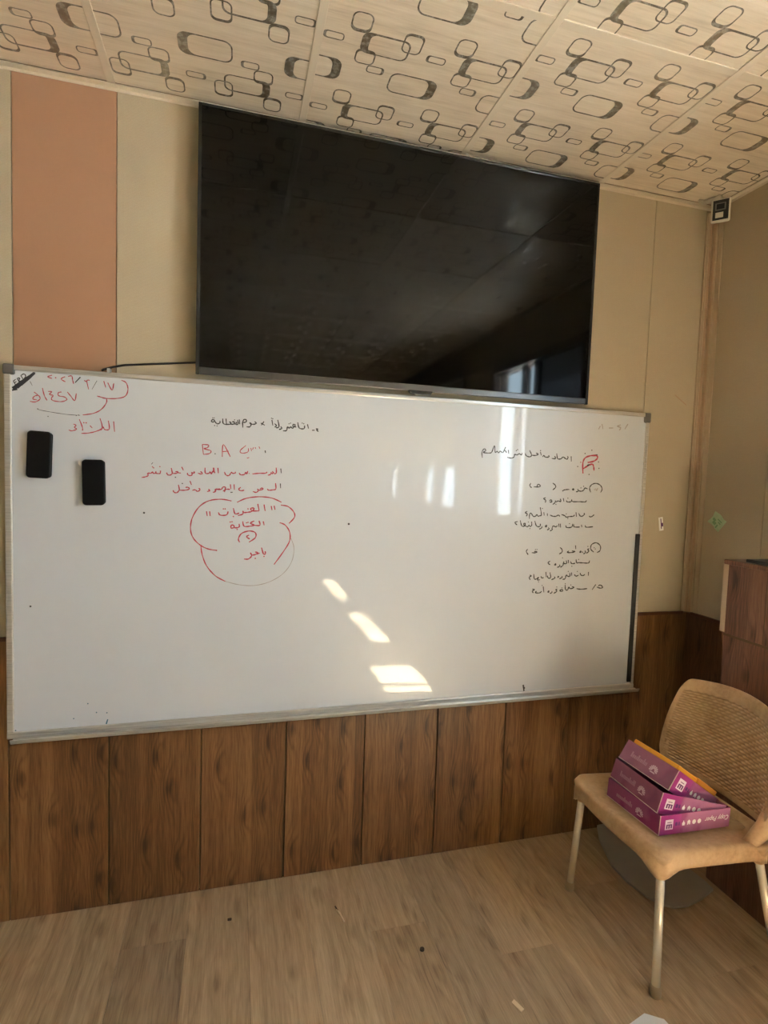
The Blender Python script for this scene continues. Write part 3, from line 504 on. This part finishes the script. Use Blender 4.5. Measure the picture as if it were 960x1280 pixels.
# ------------------------------------------------------------------ chair
def backpt(u, v, yc=-.520):
    """back surface: u -1..1 across (y), v 0..1 up"""
    z = .456 + .358 * v
    hw = .218 + .014 * math.sin(math.pi * min(v * 1.1, 1)) - .030 * v * v
    y = yc - u * hw
    x = 2.352 + .072 * v - .060 * u * u
    z += -.020 * u * u * v + .022 * (1 - v) * u * u
    return Vector((x, y, z))
def rounded(u, v):
    """squash the square uv domain to one with rounded corners"""
    return u, v
def make_chair(label, mat_, tube_, dx=0, dy=0, dz=0, grp=None, hi=True):
    ch = thing('plastic_chair', label, 'chair', (2.17, -.515, 0), grp)
    # seat ------------------------------------------------
    xf, xb, yl, yr = 1.915, 2.350, -.298, -.742
    n = 24; out = []
    def oz(x): return .452 - .032 * (x - xf) / (xb - xf) + .030 * (max(0, x - 2.27) / .08) ** 2
    P = []
    for cx, cy, a0, r in ((xb - .05, yl - .05, 0, .05), (xf + .045, yl - .045, 90, .045), (xf + .045, yr + .045, 180, .045), (xb - .05, yr + .05, 270, .05)):
        for k in range(7):
            a = math.radians(a0 + 15 * k); P.append((cx + r * math.cos(a), cy + r * math.sin(a)))
    # refine straight runs
    Q = []
    for i in range(len(P)):
        p, q = P[i], P[(i + 1) % len(P)]; l = math.dist(p, q); m_ = max(1, int(l / .02))
        for k in range(m_): Q.append((p[0] + (q[0] - p[0]) * k / m_, p[1] + (q[1] - p[1]) * k / m_))
    cxm, cym = (xf + xb) / 2, (yl + yr) / 2
    corners = [(xb, yl), (xf, yl), (xf, yr), (xb, yr)]
    def bow(x, y):     # front edge bows slightly outwards
        return x - .022 * (1 - ((y - cym) / .225) ** 2) * (1 if x < cxm else 0) * min(1, (cxm - x) / .2), y
    rings = []
    for sx, dz_ in ((.0, -.014), (.35, -.012), (.65, -.007), (.85, -.002), (.93, 0.0), (.975, -.002), (1.0, -.012)):
        rings.append([(cxm + (x - cxm) * sx, cym + (y - cym) * sx, oz(cxm + (x - cxm) * sx) + dz_) for x, y in Q])
    sk = []
    for off, lv in ((.004, .35), (.006, .7), (.008, 1.0)):
        ring = []
        for x, y in Q:
            d = min(math.dist((x, y), c) for c in corners)
            depth = .040 + .045 * math.exp(-(d / .045) ** 2)
            k = 1 + off
            ring.append((cxm + (x - cxm) * k, cym + (y - cym) * k, oz(x) - .012 - (depth - .0) * lv))
        sk.append(ring)
    inner = [[(cxm + (p[0] - cxm) * .965, cym + (p[1] - cym) * .965, p[2]) for p in sk[-1]], [(cxm + (x - cxm) * .955, cym + (y - cym) * .955, oz(x) - .018) for x, y in Q], [(cxm, cym, oz(cxm) - .022)] * len(Q)]
    allr = rings + sk + inner; nq = len(Q); g = G(); V = []
    for ring in allr:
        for p in ring:
            bx, by = bow(p[0], p[1]); V.append((bx, by, p[2]))
    Fs = [(i * nq + k, i * nq + (k + 1) % nq, (i + 1) * nq + (k + 1) % nq, (i + 1) * nq + k) for i in range(len(allr) - 1) for k in range(nq)]
    g.add(V, Fs)
    legs = [((1.944, -.330, .395), (1.932, -.300, 0)), ((1.944, -.712, .395), (1.934, -.734, 0)), ((2.302, -.322, .385), (2.375, -.285, .0155)), ((2.302, -.722, .385), (2.378, -.758, 0))]
    for a, b_ in legs:
        a, b_ = Vector(a), Vector(b_); d = (b_ - a).normalized()
        g.tube([a - d * .035, a - d * .02, a + d * .005, a + d * .032], [.034, .030, .0205, .0165], 16)
    so = g.obj('seat', mat_, ch, smooth=True)
    # back ------------------------------------------------
    nu, nv = (150, 240) if hi else (40, 24); V = []; th = .010
    def dom(i, j):
        u = -1 + 2 * i / nu; v = j / nv
        # round the upper corners by pulling in u near the top, lower corners near the bottom
        rr = .17
        if v > 1 - rr:
            q = (v - (1 - rr)) / rr; k = 1 - .125 * (1 - math.sqrt(max(0, 1 - q * q)))
        elif v < rr:
            q = (rr - v) / rr; k = 1 - .10 * (1 - math.sqrt(max(0, 1 - q * q)))
        else: k = 1
        return u * k, v
    def nrm(u, v):
        e = .01; a = backpt(u + e, v) - backpt(u - e, v); b_ = backpt(u, v + e) - backpt(u, v - e); n_ = a.cross(b_).normalized()
        return n_ if n_.x < 0 else -n_
    dirt = []
    for side in (0, 1):
        for j in range(nv + 1):
            for i in range(nu + 1):
                u, v = dom(i, j); p = backpt(u, v); nn = nrm(u, v); h_ = 0
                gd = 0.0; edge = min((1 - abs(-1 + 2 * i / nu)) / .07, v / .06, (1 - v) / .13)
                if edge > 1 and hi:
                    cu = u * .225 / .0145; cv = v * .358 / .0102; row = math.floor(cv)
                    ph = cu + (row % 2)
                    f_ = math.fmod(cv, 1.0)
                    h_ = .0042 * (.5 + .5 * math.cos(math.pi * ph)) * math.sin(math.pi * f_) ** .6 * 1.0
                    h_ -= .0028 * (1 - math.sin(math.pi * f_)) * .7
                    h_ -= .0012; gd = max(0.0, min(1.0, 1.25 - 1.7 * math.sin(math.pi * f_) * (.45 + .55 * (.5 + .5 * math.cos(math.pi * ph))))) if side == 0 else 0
                elif edge < 1: h_ = -.004 * (1 - max(edge, 0)) ** 2
                dirt.append(gd); V.append(p + nn * (h_ if side == 0 else -th + .003 * (1 - max(min(edge, 1), 0))))
    a = (nu + 1) * (nv + 1); Fs = []
    for j in range(nv):
        for i in range(nu):
            q = j * (nu + 1) + i; Fs.append((q, q + 1, q + nu + 2, q + nu + 1)); Fs.append((a + q, a + q + nu + 1, a + q + nu + 2, a + q + 1))
    loop = [i for i in range(nu + 1)] + [j * (nu + 1) + nu for j in range(1, nv + 1)] + [nv * (nu + 1) + i for i in range(nu - 1, -1, -1)] + [j * (nu + 1) for j in range(nv - 1, 0, -1)]
    for k in range(len(loop)):
        p, q = loop[k], loop[(k + 1) % len(loop)]; Fs.append((p, q, a + q, a + p))
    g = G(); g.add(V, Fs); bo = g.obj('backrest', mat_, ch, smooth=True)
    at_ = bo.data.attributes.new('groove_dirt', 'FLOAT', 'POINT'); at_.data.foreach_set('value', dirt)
    bo['label'] = 'wicker-textured curved backrest'
    # struts joining seat and back, one each side ------------
    for sgn in (-1, 1):
        yy = -.520 + sgn * .196
        g = G(); g.tube([(2.255, yy + sgn * .002, .412), (2.280, yy + sgn * .006, .425), (2.300, yy + sgn * .008, .445), (2.314, yy + sgn * .010, .475), (2.322, yy + sgn * .010, .51), (2.326, yy + sgn * .008, .55)], [.014, .022, .024, .020, .014, .005], 16)
        g.obj('back_support', mat_, ch, smooth=True)
    for a, b_ in legs:
        a, b_ = Vector(a), Vector(b_); d = (b_ - a).normalized()
        lg = G().tube([a, a + d * .2, b_ - d * .012], .0125, 18).obj('leg', tube_, ch, smooth=True)
        G().tube([b_ - d * .034, b_ - d * .030, b_ - d * .004, b_], [.0135, .0155, .0165, .014], 16).obj('rubber_foot', 'foot', lg, smooth=True)
    return ch
chair = make_chair('sand coloured plastic chair with wicker-look back and tube legs, holding the purple boxes', 'chair', 'tube')

# ------------------------------------------------------------------ boxes on the chair
def ob_box(label, q, dims, facemat, logo_c, flip=False, deep=False):
    """open-ended paper-ream box: q = x,y,z,rx,ry,rz of its near lower corner; x = long side, y = short side"""
    t_ = thing('paper_box', label, 'box', tuple(q[:3]), 'paper boxes on the chair')
    T = Matrix.Translation(q[:3]) @ Matrix.Rotation(q[5], 4, 'Z') @ Matrix.Rotation(q[4], 4, 'Y') @ Matrix.Rotation(q[3], 4, 'X')
    Lx, Ly, Lz = dims
    g = G()
    th = .0022; g.box(0, Lx, 0, Ly, 0, th); g.box(0, th, 0, Ly, th, Lz); g.box(Lx - th, Lx, 0, Ly, th, Lz); g.box(th, Lx - th, 0, th, th, Lz); g.box(th, Lx - th, Ly - th, Ly, th, Lz); body = g.obj('carton', [facemat, 'boxside'], t_, T=T)
    for p in body.data.polygons:
        n_ = T.to_3x3().inverted() @ p.normal
        if n_.y < -.5: p.material_index = 1
    e = .0006
    # pale cut-card edge along lower and upper rim of the end face, lid flap line
    G().box(-.0015, .0004, 0, Ly, -.0004, .0016).box(-.0015, .0004, -.001, .0009, 0, Lz).obj('card_edge', 'cardedge', t_, T=T)
    # end face (x=0): round crest and faint lettering
    g = G(); cy, cz = Ly * .36, Lz * .42; r = .0155
    def disc(g, f, r, n=20, mi=0): g.add([f(r * math.cos(6.2832 * k / n), r * math.sin(6.2832 * k / n)) for k in range(n)], [tuple(range(n))], mi)
    for k in range(9):
        a = math.radians(-90 + (k - 4) * 26 + 180)
        P0 = [(.004, -.0012), (.015, -.0026), (.0165, 0), (.015, .0026), (.004, .0012)]
        g.add([(-e - .0006, cy + u * math.cos(a) - v * math.sin(a), cz + u * math.sin(a) + v * math.cos(a) - .002) for u, v in P0], [(0, 1, 2, 3, 4)])
    g.add([(-e - .0006, cy + dy_, cz + dz_) for dy_, dz_ in ((-.010, -.012), (.010, -.012), (.008, -.008), (-.008, -.008))], [(0, 1, 2, 3)])
    g.obj('crest', 'printpink', t_, T=T)
    g = G(); rr = random.Random(int(q[2] * 1e4)); yy = Ly * .50
    while yy < Ly * .80:
        w_ = rr.uniform(.003, .006); g.box(-.0012, -.0006, yy, yy + w_, Lz * .36, Lz * rr.choice((.52, .62))); yy += w_ + .0018
    g.obj('end_lettering', 'printpale', t_, T=T)
    # long side face (y=0): tone band, white square with code marks, four round badges
    G().box(.001, .082, -.0009, -.0001, .001, Lz - .001).obj('tone_band', 'band', t_, T=T)
    bx0 = .020; bz = Lz * .27; sq = Lz * .50
    G().box(bx0, bx0 + sq, -.0015, -.0008, bz, bz + sq).obj('white_square', 'white', t_, T=T)
    g = G()
    for (u0, u1, v0, v1) in ((.14, .30, .12, .46), (.42, .58, .12, .46), (.70, .86, .12, .46), (.14, .86, .44, .54), (.24, .76, .70, .76)):
        g.box(bx0 + u0 * sq, bx0 + u1 * sq, -.0019, -.0014, bz + v0 * sq, bz + v1 * sq)
    g.obj('square_marks', 'printdark', t_, T=T)
    g = G()
    x_ = bx0 + sq + .008
    g.add([(x_ + u, -.0016, bz + sq * .5 + v) for u, v in rrect(0, .010, -.006, .006, .003, 3)], [tuple(range(16))]); g.add([(x_ + .013 + u, -.0016, bz + sq * .5 + v) for u, v in rrect(0, .006, -.006, .006, .002, 3)], [tuple(range(16))])
    g.obj('dark_badge', 'printdark', t_, T=T)
    g = G()
    for k in range(4):
        cx_ = x_ + .034 + .0215 * k
        if k == 1:
            g.add([(cx_ + u, -.0016, bz + sq * .5 + v) for u, v in ((-.006, -.007), (-.002, -.007), (0, -.001), (.002, -.007), (.006, -.007), (.006, .004), (.0, .009), (-.006, .004))], [tuple(range(8))])
        elif k == 0:
            g.add([(cx_ + u, -.0016, bz + sq * .5 + v) for u, v in ((-.005, -.008), (.005, -.008), (.006, .0), (.002, .004), (.0, .009), (-.003, .003), (-.006, .0))], [tuple(range(7))])
        else:
            n = 16; g.add([(cx_ + .0075 * math.cos(6.2832 * j / n), -.0016, bz + sq * .5 + .0075 * math.sin(6.2832 * j / n)) for j in range(n)], [tuple(range(n))])
    g.obj('badge', 'white', t_, T=T)
    if flip:
        cu = bpy.data.curves.new('t', 'FONT'); cu.body = 'Copy Paper'; cu.size = .021; cu.shear = .25; cu.extrude = .0002; cu.align_x = 'LEFT'
        to = bpy.data.objects.new('t', cu); COL.objects.link(to); bpy.context.view_layer.update()
        me = bpy.data.meshes.new_from_object(to.evaluated_get(bpy.context.evaluated_depsgraph_get())); bpy.data.objects.remove(to)
        # standing on the side face, upside down
        TT = T @ Matrix.Translation((Lx - .006, -.0015, bz + sq * .75)) @ Matrix.Rotation(math.radians(90), 4, 'X') @ Matrix.Rotation(math.pi, 4, 'Z')
        me.transform(Matrix.Translation(-wloc(t_)) @ TT); me.materials.clear(); me.materials.append(M['white'])
        link('box_lettering', me, None, t_)
    return t_, T
DM = (.297, .21, .058)
ob_box('magenta paper box, lowest of the three on the chair seat', (1.968, -.671, .4510, -.01, .070, .054), (.289, .226, .062), 'box1', 'w', flip=True)
ob_box('plum paper box tilted in the middle of the three on the chair', (1.9723, -.6544, .5125, .008, .296, .0247), (.270, .212, .066), 'box2', 'w')
b3, T3 = ob_box('plum paper box on top of the three, tilted most steeply, under the orange envelope', (2.0225, -.641, .571, .034, .605, .1305), (.238, .204, .071), 'box2', 'w')
env = thing('orange_envelope', 'orange envelope lying in the topmost purple box', 'envelope', (2.05, -.60, .62))
G().box(.008, .226, .014, .190, .0712, .086).obj('envelope_body', 'orange', env, bevel=.003, T=T3)
G().box(.115, .229, .010, .192, .0716, .089).obj('folded_flap', 'orange2', env, bevel=.002, T=T3)

# ------------------------------------------------------------------ loose panel on the floor
out = [(2.259, -.022), (2.213, -.10), (2.165, -.24), (2.163, -.33), (2.180, -.42), (2.205, -.465), (2.235, -.487), (2.29, -.492), (2.37, -.475), (2.452, -.445), (2.46, -.40), (2.455, -.30), (2.44, -.15), (2.42, -.03), (2.36, -.018)]
def zz(x, y): return .006 + .012 * ((y + .25) / .25) ** 2
g = G(); n = len(out); V = [(x, y, zz(x, y) + .009) for x, y in out] + [(x, y, zz(x, y)) for x, y in out]
cx_, cy_ = 2.32, -.26; V += [(cx_, cy_, zz(cx_, cy_) + .007), (cx_, cy_, zz(cx_, cy_) - .002)]
g.add(V, [(i, (i + 1) % n, 2 * n) for i in range(n)] + [(n + (i + 1) % n, n + i, 2 * n + 1) for i in range(n)] + [(i, n + i, n + (i + 1) % n, (i + 1) % n) for i in range(n)])
tag(g.obj('loose_panel', 'greyboard', bevel=.001), 'grey warped panel with curved edges lying on the floor under the chair', 'panel')

# ------------------------------------------------------------------ wooden cabinet at the right edge
CX = 2.50; cab = thing('wooden_cabinet', 'reddish-brown wooden cabinet against the right wall behind the chair', 'cabinet', (CX, -.66, 0))
G().box(CX, W - .007, -1.02, -.365, 0, .968).obj('lower_carcass', 'cabinet', cab, bevel=.002)
G().box(CX - .004, W - .014, -1.02, -.360, .976, 1.238).obj('upper_carcass', 'cabinet', cab, bevel=.002)
G().box(CX, W - .014, -1.015, -.365, .966, .978).obj('joint_gap', 'joint', cab)
G().box(CX - .014, W - .015, -1.03, -.356, 1.238, 1.256).obj('top_lip', 'cabinet', cab, bevel=.004, seg=3)
G().box(CX - .0065, CX + .012, -.372, -.352, .98, 1.238).obj('edge_strip', 'mould', cab, bevel=.001)['label'] = 'pale bare edge strip'
for y_ in (-.528, -.80): G().box(CX - .0046, CX - .0035, y_ - .0012, y_ + .0012, .978, 1.236).obj('board_joint', 'joint', cab)
tag(G().box(CX - .004, W - .03, -.98, -.44, 1.2575, 1.269).obj('black_folder', 'blackpl', bevel=.002), 'flat black folder lying on top of the wooden cabinet', 'folder')

# ------------------------------------------------------------------ motion sensor in the ceiling corner
ms = thing('motion_sensor', 'small white corner sensor with black face hanging under the ceiling', 'sensor', (2.61, -.11, 2.733))
T = Matrix.Translation((2.612, -.108, 2.668)) @ Matrix.Rotation(math.radians(-48), 4, 'Z') @ Matrix.Rotation(math.radians(8), 4, 'X')
# local: x across, y depth (front = -y), z up
G().box(-.034, .034, -.012, .018, -.044, .044).obj('sensor_case', 'offwhite', ms, bevel=.007, seg=3, T=T)
G().box(-.028, .028, -.0135, -.011, -.038, .038).obj('black_face', 'blackpl', ms, bevel=.001, T=T)
G().box(-.020, .018, -.0155, -.013, -.002, .026).obj('lens_frame', 'greyplastic', ms, bevel=.001, T=T)
G().box(-.015, .013, -.0170, -.015, .002, .022).obj('lens', 'lens', ms, T=T)
G().box(-.018, .010, -.0155, -.013, -.030, -.010).obj('white_label', 'offwhite', ms, T=T)
G().tube([(2.625, -.090, 2.700), (2.622, -.085, 2.722), (2.615, -.080, 2.733)], [.013, .016, .020], 12).obj('bracket', 'offwhite', ms, smooth=True)
tag(G().tube([(2.560, -.045, 2.728), (2.585, -.05, 2.722), (2.606, -.075, 2.728), (2.632, -.05, 2.722), (2.654, -.06, 2.728)], [.006, .010, .010, .011, .006], 10).obj('putty_lump', 'offwhite', smooth=True), 'lumpy cream sealant smeared on the ceiling above the corner sensor', 'sealant')

# ------------------------------------------------------------------ small things on the walls
nt = thing('sticky_note', 'crumpled pale green note stuck to the right wall near the corner', 'note', (W, -.135, 1.382))
Tn = Matrix.Translation((W - .002, -.135, 1.382)) @ Matrix.Rotation(math.radians(38), 4, 'X')
g = G(); n = 6; V = []
for j in range(n + 1):
    for i in range(n + 1):
        V.append(Tn @ Vector((-.004 - .004 * math.sin(i * 1.3) * math.cos(j * 1.1) - .003 * (i / n) ** 3, -.033 + .066 * i / n, -.030 + .060 * j / n)))
g.add(V, [(j * (n + 1) + i, j * (n + 1) + i + 1, (j + 1) * (n + 1) + i + 1, (j + 1) * (n + 1) + i) for j in range(n) for i in range(n)])
o = g.obj('note_paper', 'green', nt); md = o.modifiers.new('thick', 'SOLIDIFY'); md.thickness = .0006
g = G()
for (a, b_, c, d) in ((-.024, .0, .012, .016), (-.024, -.010, .003, .007), (-.006, .012, -.016, -.004), (.004, .020, -.004, .006), (-.018, -.012, -.022, -.006)):
    g.box(-.0125, -.0115, a, b_, c, d, T=Tn)
g.obj('note_print', 'greenink', nt)
tp = thing('tape_scrap', 'torn white strip of tape on the beige wall right of the whiteboard', 'tape', (2.514, 0, 1.36))
Tt = Matrix.Translation((2.514, 0, 1.358)) @ Matrix.Rotation(math.radians(-9), 4, 'Y')
G().box(-.011, .011, -.0014, -.0002, -.030, .030).obj('tape_piece', 'paper', tp, T=Tt)
G().box(-.002, .002, -.0020, -.0012, -.022, .024).box(.002, .010, -.0020, -.0012, -.012, .004).obj('tape_mark', 'printdark', tp, T=Tt)
for (x, z, a, l, s_) in ((2.575, 1.905, -32, .075, 'slanting brown scuff on the beige wall near the corner moulding'),):
    Ts = Matrix.Translation((x, 0, z)) @ Matrix.Rotation(math.radians(-a), 4, 'Y')
    tag(G().box(-l / 2, l / 2, -.0008, -.0001, -.0018, .0018, T=Ts).obj('wall_scuff', 'mould2'), s_, 'scuff')
# ------------------------------------------------------------------ on the floor
def flat(nm, P, z0, z1, m_, label, cat): return tag(G().prism(P, 'z', z0, z1).obj(nm, m_), label, cat)
flat('paper_sheet', [(1.792, -.790), (1.862, -.772), (1.905, -.80), (1.93, -.98), (1.72, -1.01), (1.70, -.83)], .0006, .0014, 'paper', 'white paper sheet on the floor at the bottom edge, beside the chair leg', 'paper')
tag(G().tube([(1.064, -.205, .003), (1.072, -.225, .004), (1.080, -.262, .003)], .0028, 8).obj('splinter', 'debris', smooth=True), 'thin pale wooden splinter lying on the floor below the whiteboard middle', 'splinter')
tag(G().tube([(1.061, -.19, .004), (1.067, -.212, .004)], .0022, 6).obj('twig', 'dirt', smooth=True), 'tiny dark twig touching the pale splinter on the floor', 'twig')
flat('paper_scrap', [(1.500, -.655), (1.512, -.648), (1.526, -.682), (1.514, -.688)], .0005, .004, 'debris', 'tiny cream scrap on the floor near the bottom edge left of the paper sheet', 'scrap')
flat('dirt_crumb', rrect(1.297, 1.311, -.432, -.419, .006, 4), .0003, .006, 'dirt', 'small round dark crumb on the floor planks, centre', 'crumb')
flat('bark_chip', rrect(.695, .709, -.168, -.160, .003, 3), .0003, .004, 'dirt', 'small dark chip on the floor near the wall, left part', 'crumb')

# ------------------------------------------------------------------ behind the camera: pupils' desks that the board mirrors
def desk(x, y, label):
    t_ = thing('school_desk', label, 'desk', (x, y, 0), 'school desks behind the camera')
    G().box(x - .55, x + .55, y - .2, y + .2, .72, .745).obj('desk_top', 'desk', t_, bevel=.004)
    for sx in (-1, 1):
        for sy in (-1, 1): G().tube([(x + sx * .48, y + sy * .15, 0), (x + sx * .48, y + sy * .15, .72)], .014, 10).obj('leg', 'steel', t_, smooth=True)
for x, y, l_ in ((1.7, -3.6, 'in the front row, near the windows'), (.0, -3.6, 'in the front row, away from the windows'), (1.7, -4.8, 'in the back row, near the windows'), (.0, -4.8, 'in the back row, away from the windows')): desk(x, y, 'brown school desk ' + l_)
